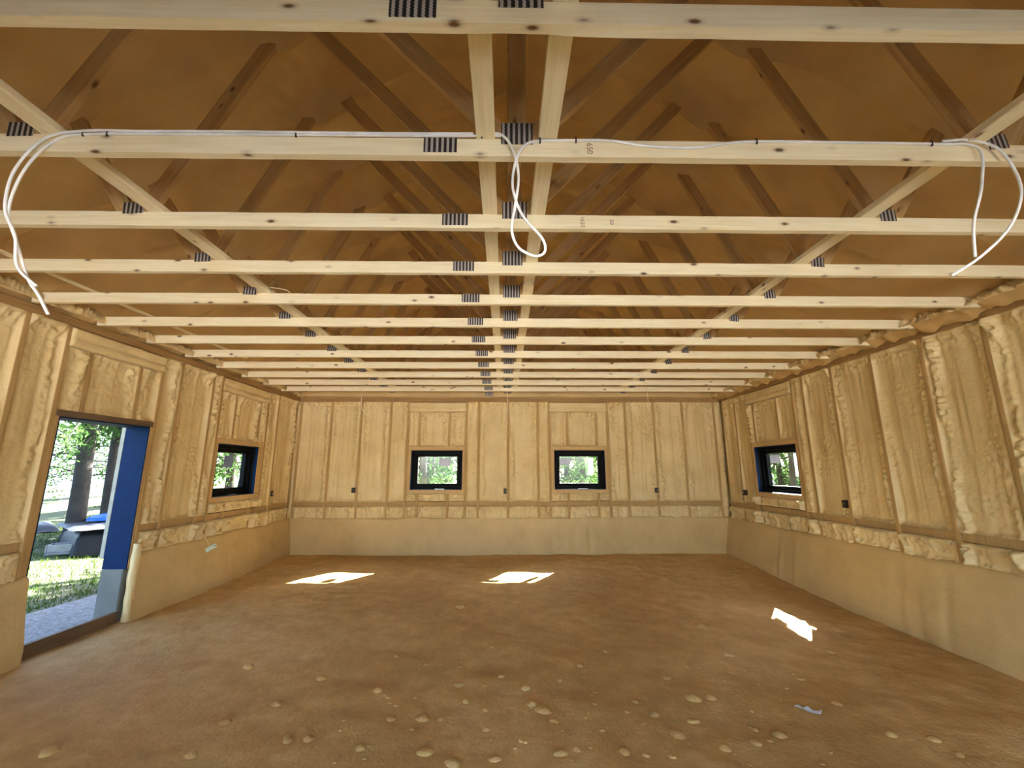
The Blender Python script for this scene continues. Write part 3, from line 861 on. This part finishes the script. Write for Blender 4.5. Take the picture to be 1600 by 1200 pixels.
# foam lip around the far stem
pts = []
zz = np.linspace(-0.05, zr(-0.80), 18)
mb = MB(); mb.tube([(XL + 0.035 + 0.004 * math.sin(z * 9), LDOOR[1] + 0.045 + 0.003 * math.sin(z * 23), z) for z in zz], [0.046 + 0.003 * math.sin(z * 31) - 0.03 * max(0, z - 0.62) for z in zz], 10)
dpart('foam_lip', mb, 'foam', 0, True)

# ------------------------------------------------------------------ cables
def cable(label, strands, mat='cable', r=0.0062, staples=(), name='electrical_cable', group='loose electrical cables'):
    base = Vector(strands[0][0])
    root = empty(name, base)
    for s in strands:
        pts = spline(s, 10)
        MB().tube([p - base for p in pts], r, 8).build('strand', M[mat], root, True)
    for x, y, z in staples:
        c = Vector((x, y, z)) - base
        MB().box((c.x - .003, c.y - .006, c.z - .014), (c.x + .003, c.y + .002, c.z + .014)).build('staple', M['staple'], root)
    return tag(root, label, 'cable', group)
YT = truss_y[1] - 0.038 - 0.008             # in front of the second truss
zc = lambda z: zr(z)
cable('white cable stapled along the truss, two ends hanging at the left',
      [[(-0.02, YT, zc(1.552)), (-0.35, YT, zc(1.548)), (-1.0, YT, zc(1.545)), (-1.6, YT, zc(1.540)), (-1.95, YT, zc(1.535)), (-2.08, YT, zc(1.50)), (-2.17, YT - .01, zc(1.35)), (-2.20, YT - .01, zc(1.14)), (-2.14, YT, zc(0.98)), (-2.06, YT, zc(0.82)), (-1.985, YT - .01, zc(0.735)), (-1.915, YT - .02, zc(0.645))],
       [(-0.15, YT - .003, zc(1.560)), (-0.6, YT - .003, zc(1.556)), (-1.3, YT - .003, zc(1.556)), (-1.7, YT - .003, zc(1.552)), (-1.95, YT - .006, zc(1.548)), (-2.12, YT - .01, zc(1.50)), (-2.205, YT - .02, zc(1.33)), (-2.205, YT - .02, zc(1.14)), (-2.13, YT - .02, zc(1.00)), (-2.09, YT - .02, zc(0.86)), (-1.99, YT - .02, zc(0.77))]],
      staples=[(-1.96, YT, zc(1.537)), (-1.85, YT, zc(1.54)), (-0.98, YT, zc(1.545)), (-0.11, YT, zc(1.551))])
cable('white cable looped below the central plate and hanging again at the right',
      [[(-0.11, YT - .012, zc(1.552)), (-0.02, YT - .012, zc(1.548)), (0.035, YT - .012, zc(1.47)), (0.062, YT - .014, zc(1.33)), (0.045, YT - .02, zc(1.17)), (0.03, YT - .02, zc(1.05)), (0.06, YT - .02, zc(0.965)), (0.13, YT - .02, zc(0.925)), (0.175, YT - .02, zc(0.945)), (0.165, YT - .02, zc(1.01)), (0.08, YT - .02, zc(1.12)), (0.035, YT - .02, zc(1.26)), (0.048, YT - .012, zc(1.40)), (0.09, YT - .01, zc(1.49)), (0.15, YT, zc(1.525)), (0.30, YT, zc(1.532)), (0.50, YT, zc(1.532)), (0.68, YT, zc(1.505)), (0.90, YT, zc(1.500)), (1.15, YT, zc(1.535)), (1.6, YT, zc(1.538)), (2.10, YT, zc(1.535)), (2.225, YT - .005, zc(1.53)), (2.265, YT - .015, zc(1.47)), (2.215, YT - .02, zc(1.28)), (2.14, YT - .02, zc(1.10)), (2.11, YT - .02, zc(0.935))],
       [(2.10, YT - .004, zc(1.546)), (2.22, YT - .012, zc(1.548)), (2.34, YT - .02, zc(1.50)), (2.40, YT - .02, zc(1.37)), (2.395, YT - .02, zc(1.24)), (2.30, YT - .02, zc(1.08)), (2.14, YT - .02, zc(0.94)), (1.985, YT - .02, zc(0.845))]],
      staples=[(0.165, YT, zc(1.527)), (0.335, YT, zc(1.532)), (1.20, YT, zc(1.537)), (2.05, YT, zc(1.537))])
def hang(label, pts):
    cable(label, [pts], 'tancable', 0.0055)
hang('thin tan cable hanging in a bow from the far left brace', [(-2.10, 6.60, zc(1.455)), (-2.19, 6.60, zc(1.30)), (-2.23, 6.60, zc(1.10)), (-2.20, 6.60, zc(0.92)), (-2.05, 6.60, zc(0.76))])
hang('thin tan cable hanging straight from the far right brace', [(2.40, 7.2, zc(1.50)), (2.45, 7.2, zc(1.32)), (2.462, 7.2, zc(1.05)), (2.452, 7.2, zc(0.72))])
hang('thin tan cable hanging in front of the back wall centre', [(0.04, 7.9, zc(1.46)), (0.06, 7.9, zc(1.30)), (0.055, 7.9, zc(1.05)), (0.025, 7.9, zc(0.70))])
hang('short tan cable curling from the left brace over the fifth truss', [(-2.06, 3.55, zc(1.58)), (-1.99, 3.56, zc(1.575)), (-1.92, 3.575, zc(1.56)), (-1.90, 3.578, zc(1.54))])

# tag at the end of a wire on the left stem wall
w = empty('wire_tag', (XL + 0.10, 6.12, zr(-0.85)))
b = Vector(w.location)
MB().tube([p - b for p in spline([(XL + 0.09, 5.93, zr(-0.77)), (XL + 0.12, 6.02, zr(-0.80)), (XL + 0.14, 6.12, zr(-0.90)), (XL + 0.155, 6.20, zr(-1.0))], 8)], 0.005, 8).build('wire', M['tancable'], w, True)
o = MB().box((-0.004, -0.065, -0.028), (0.004, 0.065, 0.028)).build('tag_plate', M['mint'], w); o.location = Vector((XL + 0.16, 6.22, zr(-1.03))) - b; o.rotation_euler = (math.radians(30), 0, -0.75)
bevel(o, 0.003)
o2 = MB().tube([(0.0045, 0.045, 0), (0.0055, 0.045, 0)], 0.008, 10).build('eyelet', M['staple'], o)
tag(w, 'pale green tag dangling from a wire on the left wall beside the doorway', 'tag')

# outlet boxes
def outlet(label, wall, u, z, w=0.03):
    root = empty('outlet_box', wall.pt(u, z, 0.0)); off = Vector(root.location)
    mb = MB()
    a, bz = 0.030, 0.048
    for q in ((u - a, u + a, z - bz, z - bz + .006), (u - a, u + a, z + bz - .006, z + bz), (u - a, u - a + .006, z - bz, z + bz), (u + a - .006, u + a, z - bz, z + bz)):
        wbox(wall, *q, -0.05, w, mb)
    wbox(wall, u - a, u + a, z - bz, z + bz, w - 0.022, w - 0.016, mb)
    mb.v = [tuple(Vector(v) - off) for v in mb.v]; mb.build('box_shell', M['boxbrown'], root)
    mb = MB().tube([wall.pt(u + .008, z + 0.03, -0.03), wall.pt(u + .012, z + .01, w - .004), wall.pt(u + .004, z - 0.02, w - .002)], 0.005, 8)
    mb.v = [tuple(Vector(v) - off) for v in mb.v]; mb.build('wire_end', M['tancable'], root, True)
    tag(root, label, 'outlet box', 'outlet boxes on the studs')
outlet('brown outlet box left of the back wall windows', WB, -2.953, zr(-0.378))
outlet('brown outlet box between the two back wall windows', WB, 0.012, zr(-0.40), 0.05)
outlet('brown outlet box right of the back wall windows', WB, 3.000, zr(-0.39), 0.05)
outlet('brown outlet box nearest the camera on the right wall', WR, 5.650, zr(-0.435))
outlet('brown outlet box on the right wall beyond the window', WR, 8.045, zr(-0.41), 0.02)
outlet('brown outlet box on the left wall beyond the window', WL, 7.930, zr(-0.40), 0.02)

# ------------------------------------------------------------------ stones in the floor
def stone_mesh(seed):
    bm = bmesh.new(); bmesh.ops.create_icosphere(bm, subdivisions=2, radius=1.0)
    r = random.Random(seed); ax = [r.uniform(0.8, 1.2) for _ in range(3)]
    ph = [r.uniform(0, 6) for _ in range(3)]
    for v in bm.verts:
        c = v.co
        k = 1 + 0.10 * math.sin(2.3 * c.x + ph[0]) + 0.10 * math.sin(2.7 * c.y + ph[1]) + 0.08 * math.sin(3.1 * c.z + ph[2])
        v.co = Vector((c.x * ax[0], c.y * ax[1], c.z * 0.62 * ax[2])) * k
    me = bpy.data.meshes.new('stone'); bm.to_mesh(me); bm.free()
    me.polygons.foreach_set('use_smooth', [True] * len(me.polygons)); me.materials.append(M['dirt'])
    return me
SM = [stone_mesh(i) for i in range(7)]
def pix_floor(px, py):                      # a point of the floor seen in the photograph
    d = _r2 * (px - 800) + _u2 * (600 - py) + _f * F_PX
    t = -CZ / d.z
    for _ in range(6):
        z = float(floor_z(np.array([d.x * t]), np.array([d.y * t]))[0]); t = (z - CZ) / d.z
    return d.x * t, d.y * t, z
spots = [(716, 1070, 16), (590, 1078, 16), (660, 1124, 18), (453, 1155, 18), (484, 1154, 18), (663, 1174, 22), (707, 1192, 22), (774, 1184, 16), (388, 1042, 16), (518, 918, 0), (612, 1124, 14), (757, 1109, 12), (688, 1124, 9), (730, 1096, 12), (645, 1140, 10), (1084, 1091, 20), (1058, 1148, 20), (1083, 1126, 18), (980, 1113, 12), (993, 1097, 10), (1020, 1117, 14), (878, 1175, 22), (977, 1175, 20), (1051, 1181, 12), (901, 1172, 14), (1220, 1150, 22), (1180, 1160, 14), (1395, 1148, 14), (1455, 1153, 14), (1110, 1090, 16), (875, 1063, 10), (1140, 1023, 20), (850, 1110, 30), (830, 1100, 18), (820, 1075, 16), (865, 1125, 14), (783, 1056, 11), (718, 949, 14), (690, 960, 12), (621, 1025, 12), (667, 1038, 10), (500, 1060, 16), (430, 1100, 14), (1300, 1020, 11), (940, 1140, 10), (760, 1140, 14), (650, 1090, 8), (1010, 1180, 12), (1135, 1170, 16), (1310, 1100, 12), (562, 1170, 14), (350, 1130, 14), (300, 1180, 16), (1500, 1180, 14), (80, 1175, 16), (945, 1018, 10), (1040, 1060, 12), (905, 1040, 9), (1250, 1060, 10), (770, 1010, 8)]
for i in range(70):
    spots.append((rng.uniform(500, 1300), rng.uniform(1000, 1198), rng.uniform(4, 8)))
for i, (px, py, s) in enumerate(spots):
    if s <= 0: continue
    x, y, z = pix_floor(px, py)
    if not (XL + .3 < x < XR - .3): continue
    dist = math.sqrt(x * x + y * y + CZ * CZ)
    R = s / F_PX * dist * 0.42 * rng.uniform(0.9, 1.1)
    o = bpy.data.objects.new('stone', SM[i % 7]); COL.objects.link(o); o.parent = floor
    o.location = (x, y, z - R * 0.26); o.rotation_euler = (rng.uniform(-.3, .3), rng.uniform(-.3, .3), rng.uniform(0, 6.3)); o.scale = (R * rng.uniform(1.0, 1.35), R, R)

# a torn scrap of white paper lying on the dirt
x, y, z = pix_floor(1268, 1116)
n = 9; g = np.linspace(-1, 1, n); A, B = np.meshgrid(g, g, indexing='ij')
P = 0.75 * np.stack([A * 0.075 * (1 - 0.35 * B) + 0.02 * B, B * 0.03 + A * 0.02, 0.012 + 0.018 * np.abs(A) ** 2 + 0.008 * np.sin(B * 4 + A * 3)], -1)
o = grid_obj('paper_scrap', P, M['paper']); o.location = (x, y, z + 0.012); o.rotation_euler = (0, 0, -0.9)
sm = o.modifiers.new('thick', 'SOLIDIFY'); sm.thickness = 0.002
tag(o, 'small torn white scrap lying on the dirt floor at the lower right', 'paper scrap')

# ------------------------------------------------------------------ outdoors
def yard_z(x, y):
    out = np.clip((XL - 1.8 - x) / 6.0, 0, 1)
    z = -0.12 + 0.52 * out * out * (3 - 2 * out)
    z = z + 0.5 * np.clip((y - 11) / 12, 0, 1)
    far = np.clip((-x - 19) / 8, 0, 1)
    z = z - 1.6 * far * far
    z = z + (fbm(x * 0.6, y * 0.6, 21, 3) - 0.45) * 0.12 * np.clip((np.abs(x) - 5) / 3, 0.2, 1)
    return z
xs = np.concatenate([np.linspace(-70, -16, 40), np.linspace(-15.6, -4.3, 75), np.linspace(-3.8, 5, 10), np.linspace(5.5, 70, 50)])
ys = np.concatenate([np.linspace(-60, -4, 30), np.linspace(-3.5, 25, 120), np.linspace(26, 90, 40)])
Xg, Yg = np.meshgrid(xs, ys, indexing='ij')
inside = (Xg > XL - 0.2) & (Xg < XR + 0.2) & (Yg > YF - 0.1) & (Yg < YB + 0.2)
Zg = np.where(inside, -0.4, yard_z(Xg, Yg))
yard = grid_obj('yard_ground', np.stack([Xg, Yg, Zg], -1), M['yard']); tag(yard, 'patchy grass ground around the building', None, None, 'structure')
# gravel apron beside the doorway and in front of the open doors
xs = np.linspace(-6.35, XL - 0.26, 30); ys = np.linspace(-4, 14, 90); Xg, Yg = np.meshgrid(xs, ys, indexing='ij')
edge = np.clip((Xg + 6.35 + (vn(Yg * 1.3, Yg * 0, 5) - .5) * 0.6) / 0.3, 0, 1)
grid = grid_obj('gravel_strip', np.stack([Xg, Yg, yard_z(Xg, Yg) - 0.05 + 0.075 * edge + (fbm(Xg * 9, Yg * 9, 6, 2) - .4) * .02], -1), M['gravel']); tag(grid, 'grey gravel strip along the wall outside the doorway', None, None, 'structure')
xs = np.linspace(-20, 16, 60); ys = np.linspace(-40, YF - 0.05, 60); Xg, Yg = np.meshgrid(xs, ys, indexing='ij')
drive = grid_obj('driveway', np.stack([Xg, Yg, yard_z(Xg * 0, Yg) * 0 - 0.02 + (fbm(Xg, Yg, 6, 2) - .4) * .02 + 0.0], -1), M['crushed']); tag(drive, 'grey gravel driveway in front of the open doors', None, None, 'structure')  # pale ground out of view, added to throw sunlight indoors
xs = np.linspace(-200, -24, 10); ys = np.linspace(-60, 220, 10); Xg, Yg = np.meshgrid(xs, ys, indexing='ij')
lake = grid_obj('lake', np.stack([Xg, Yg, Xg * 0 - 1.0], -1), M['water']); tag(lake, 'bright lake beyond the trees', None, None, 'structure')

def tree(name, label, loc, height, r0, nbr, leaf, seed, bottom=1.2, spread=2.2, dens=26, size=0.09, lean=(0, 0), mat='leaf', group='trees around the building'):
    r = random.Random(seed); root = empty(name, loc)
    def axis(t):
        return Vector((lean[0] * t * height + 0.05 * math.sin(t * 7 + seed), lean[1] * t * height + 0.05 * math.cos(t * 6 + seed), t * height))
    ts = [0, 0.02, 0.05, 0.12, 0.25, 0.4, 0.6, 0.8, 1.0]
    rad = [r0 * q for q in (1.45, 1.25, 1.08, 1.0, 0.9, 0.78, 0.55, 0.3, 0.04)]
    MB().tube([axis(t) - Vector((0, 0, 0.1 if t == 0 else 0)) for t in ts], rad, 14).build('trunk', M['bark'], root, True)
    bm = MB(); lv = []; lf = []
    for i in range(nbr):
        h = bottom + (height - bottom) * (i + r.random()) / nbr
        t = h / height; a = r.uniform(0, 2 * math.pi)
        L = spread * (1 - 0.75 * t) * r.uniform(0.6, 1.15)
        p0 = axis(t); d = Vector((math.cos(a), math.sin(a), 0))
        pts = [p0 + d * (L * q) + Vector((r.uniform(-.06, .06), r.uniform(-.06, .06), -L * 0.55 * q * q + 0.16 * L * q + r.uniform(-.05, .05))) for q in (0, .25, .5, .75, 1)]
        bm.tube(pts, [0.028, 0.022, 0.016, 0.010, 0.004], 5)
        n = int(dens * L)
        for j in range(n):
            q = r.uniform(0.12, 1.0); k = min(3, int(q * 4)); fr = q * 4 - k
            c = pts[k].lerp(pts[k + 1], fr) + Vector((r.gauss(0, .13), r.gauss(0, .13), r.gauss(-.08, .13)))
            ax = Vector((r.gauss(0, 1), r.gauss(0, 1), r.gauss(-.6, .6))).normalized(); sd = ax.cross(Vector((r.gauss(0, 1), r.gauss(0, 1), r.gauss(0, 1)))).normalized()
            s = size * r.uniform(0.6, 1.5); w = s * r.uniform(0.28, 0.5)
            b = len(lv); lv.extend([c - ax * s, c + sd * w, c + ax * s, c - sd * w]); lf.append((b, b + 1, b + 2, b + 3))
    bo = bm.build('branches', M['bark'], root, True); bo['kind'] = 'stuff'
    fo = mesh_obj('foliage', lv, lf, M[mat], root); fo['kind'] = 'stuff'
    return tag(root, label, 'tree', group)

def pix_at(px, py, Yd):                     # point on a pixel's sight line at depth Yd
    d = _r2 * (px - 800) + _u2 * (600 - py) + _f * F_PX
    t = Yd / d.y
    return Vector((d.x * t, d.y * t, CZ + d.z * t))
def on_yard(px, Yd):
    p = pix_at(px, 760, Yd); p.z = float(yard_z(np.array([p.x]), np.array([p.y]))[0]); return p

# seen through the doorway
p = on_yard(124, 9.6); tree('cedar_tree', 'thick cedar trunk on the left through the open doorway', p, 8.5, 0.15, 40, 1, 1, 2.5, 2.2, 110, 0.055)
p = on_yard(174, 10.8); tree('cedar_tree', 'thinner dark cedar trunk on the right through the open doorway', p, 8, 0.12, 40, 1, 2, 2.3, 2.2, 110, 0.055)
p = on_yard(60, 14); tree('cedar_tree', 'loose cedar by the lake at the left edge of the doorway', p, 6.5, 0.05, 60, 1, 3, 0.8, 2.6, 46, 0.05)
p = on_yard(135, 17); tree('cedar_tree', 'small loose cedar by the lake between the two doorway trunks', p, 6, 0.05, 60, 1, 4, 0.8, 2.6, 46, 0.05)
p = on_yard(215, 22); tree('cedar_tree', 'lakeside cedar half hidden by the blue door jamb', p, 7, 0.08, 50, 1, 5, 1.0, 2.4, 60, 0.06)
# seen through the left window
p = on_yard(356, 14.5); tree('cedar_tree', 'cedar trunk low in the left wall window', p, 8, 0.13, 44, 1, 6, 1.6, 2.2, 90, 0.06)
p = on_yard(375, 21); tree('cedar_tree', 'pale cedar farther off in the left wall window', p, 9, 0.12, 44, 1, 7, 0.6, 3.0, 50, 0.12, mat='leaf2')
# seen through the back windows
p = on_yard(660, 13.5); tree('cedar_tree', 'dark trunk at the left of the left back window', p, 9.0, 0.12, 44, 1, 8, 0.8, 1.6, 50, 0.08)
p = on_yard(674, 17.6); tree('cedar_tree', 'second dark trunk in the left back window', p, 9.5, 0.17, 44, 1, 9, 0.8, 1.5, 50, 0.08)
p = on_yard(705, 24.0); tree('leafy_tree', 'pale leafy tree at the right of the left back window', p, 9, 0.12, 50, 1, 10, 0.3, 3.0, 60, 0.14, mat='leaf2')
p = on_yard(918, 14.0); tree('cedar_tree', 'leaning grey trunk in the right back window', p, 5.6, 0.13, 44, 1, 11, 0.6, 2.0, 90, 0.06, lean=(-0.10, 0))
p = on_yard(885, 17.5); tree('leafy_tree', 'pale green tree at the left of the right back window', p, 7.5, 0.12, 60, 1, 12, 0.2, 2.0, 90, 0.09, mat='leaf2')
p = on_yard(940, 24.5); tree('cedar_tree', 'dark cedar behind the leaning trunk in the right back window', p, 10, 0.14, 50, 1, 13, 0.4, 2.8, 60, 0.13)
# seen through the right window
p = on_yard(1222, 14.0); tree('leafy_tree', 'pale leafy tree in the right wall window', p, 5.6, 0.10, 50, 1, 15, 0.3, 2.2, 110, 0.06, mat='leaf2')
p = on_yard(1243, 12.0); tree('cedar_tree', 'slim grey trunk at the right of the right wall window', p, 4.6, 0.09, 30, 1, 16, 2.0, 1.2, 70, 0.05)
p = on_yard(1205, 22.0); tree('cedar_tree', 'far cedar at the left of the right wall window', p, 10, 0.14, 50, 1, 17, 0.4, 3.0, 60, 0.13)

# tall trees added behind the building to shade the yard by the doorway
tree('cedar_tree', 'tall cedar behind the back left corner of the building', (-6.3, 14.3, 0.15), 11, 0.16, 60, 1, 21, 4.2, 2.8, 90, 0.11)
tree('cedar_tree', 'tall cedar farther behind the back left corner', (-8.2, 18.5, 0.3), 12, 0.16, 60, 1, 22, 4.2, 3.6, 90, 0.12)
tree('cedar_tree', 'tall cedar close behind the middle of the back wall', (0.0, 15.5, 0.2), 11, 0.16, 60, 1, 23, 4.6, 2.0, 90, 0.11)
# wooded far shore added behind the lake to cut the white of the sky
xs = np.linspace(0, 1, 14); ys = np.linspace(-80, 260, 120); A, Yg = np.meshgrid(xs, ys, indexing='ij')
top = 20 + 9 * fbm(Yg * 0.02, Yg * 0, 91, 3) + 3 * vn(Yg * 0.35, Yg * 0, 92)
P = np.stack([-190 - 40 * A + 3 * fbm(Yg * .2, A * 9, 93, 2), Yg, -1.2 + top * A ** 0.6 + (fbm(A * 12, Yg * 0.3, 94, 2) - .4) * 2.5], -1)
shore = grid_obj('far_shore', P, M['shore']); tag(shore, 'hazy wooded shore across the lake', None, None, 'structure')

# things under the trees
p = on_yard(174, 9.5)
root = empty('tarped_pile', p); root.rotation_euler = (0, 0, math.radians(-38))
def lumpy(nx, ny, sx, sy, hz, seed, amp=0.03):
    a = np.linspace(0, 1, nx); b = np.linspace(0, 1, ny); A, B = np.meshgrid(a, b, indexing='ij')
    e = np.minimum(np.minimum(A, 1 - A) * sx, np.minimum(B, 1 - B) * sy)
    out = np.clip(1 - e / 0.12, 0, 1)
    Zz = hz * (1 - out ** 3) + (fbm(A * 7, B * 6, seed, 3) - .45) * amp * 2 - 0.02
    return np.stack([(A - .5) * sx * (1 + 0.10 * out), (B - .5) * sy * (1 + 0.15 * out), Zz], -1)
grid_obj('pile_cover', lumpy(40, 26, 1.6, 1.0, 0.46, 3, 0.05), M['tarp'], root)
o = grid_obj('top_sheet', lumpy(30, 20, 1.65, 1.05, 0.05, 4, 0.03), M['greysheet'], root); o.location = (0, 0, 0.46)
tag(root, 'low pile under a black tarp seen through the open doorway', 'tarped pile')
q = Matrix.Rotation(math.radians(-38), 4, 'Z') @ Vector((-0.30, 0.05, 0.525))
n = 26; A, B = np.meshgrid(np.linspace(0, 1, 14), np.linspace(0, 2 * math.pi, 33), indexing='ij')
rr_ = A * (0.33 + 0.05 * np.sin(B * 3)); ph = np.clip(1 - A, 0, 1) ** 0.35
P = np.stack([rr_ * np.cos(B) * 1.2, rr_ * np.sin(B) * 0.8, 0.12 * ph + (fbm(A * 6 + np.cos(B) * 2, np.sin(B) * 3 + 5, 9, 3) - .4) * 0.06 * ph], -1)
o = grid_obj('folded_tarp', P, M['bluetarp'], None); o.location = p + q; tag(o, 'crumpled bright blue tarp lying on the tarped pile', 'tarp')
# concrete tub
p2 = on_yard(117, 8.7)
tub = empty('concrete_tub', p2); tub.rotation_euler = (0, 0, 0.5)
mb = MB()
a, b, h, t = 0.20, 0.16, 0.19, 0.03
mb.box((-a, -b, 0), (a, b, 0.05)); mb.box((-a, -b, 0.05), (-a + t, b, h)); mb.box((a - t, -b, 0.05), (a, b, h)); mb.box((-a + t, -b, 0.05), (a - t, -b + t, h)); mb.box((-a + t, b - t, 0.05), (a - t, b, h))
bevel(mb.build('tub_shell', M['tub'], tub), 0.01)
MB().box((-a + t, -b + t, 0.05), (a - t, b - t, 0.13)).build('tub_fill', M['dirt'], tub)
tag(tub, 'pale grey concrete tub on the grass beside the tarped pile', 'tub')
p3 = on_yard(62, 10.2)
o = grid_obj('grey_tarp', lumpy(30, 16, 1.3, 0.7, 0.12, 12, 0.05), M['greysheet']); o.location = p3; o.rotation_euler = (0, 0, -0.7); tag(o, 'low heap under a grey sheet left of the cedar trunk', 'tarp')

# grass blades by the doorway
r = random.Random(5); gv = []; gf = []
for i in range(40000):
    x = r.uniform(-13.5, -5.9); y = r.uniform(5.0, 14.0)
    if vn(np.array([x * 0.9]), np.array([y * 0.9]), 44)[0] < 0.42: continue
    z = float(-0.12); 
    gv.append((x, y)); 
gx = np.array(gv); gz = yard_z(gx[:, 0], gx[:, 1])
gv2 = []
for (x, y), z in zip(gx, gz):
    a = r.uniform(0, 6.28); hh = r.uniform(0.02, 0.085); w = 0.008; dx, dy = math.cos(a) * w, math.sin(a) * w
    lx, ly = r.gauss(0, .035), r.gauss(0, .035); b = len(gv2)
    gv2 += [(x - dx, y - dy, z - .01), (x + dx, y + dy, z - .01), (x + lx, y + ly, z + hh)]; gf.append((b, b + 1, b + 2))
o = mesh_obj('grass', gv2, gf, M['grass']); tag(o, 'short green grass outside the doorway', 'grass', None, 'stuff')
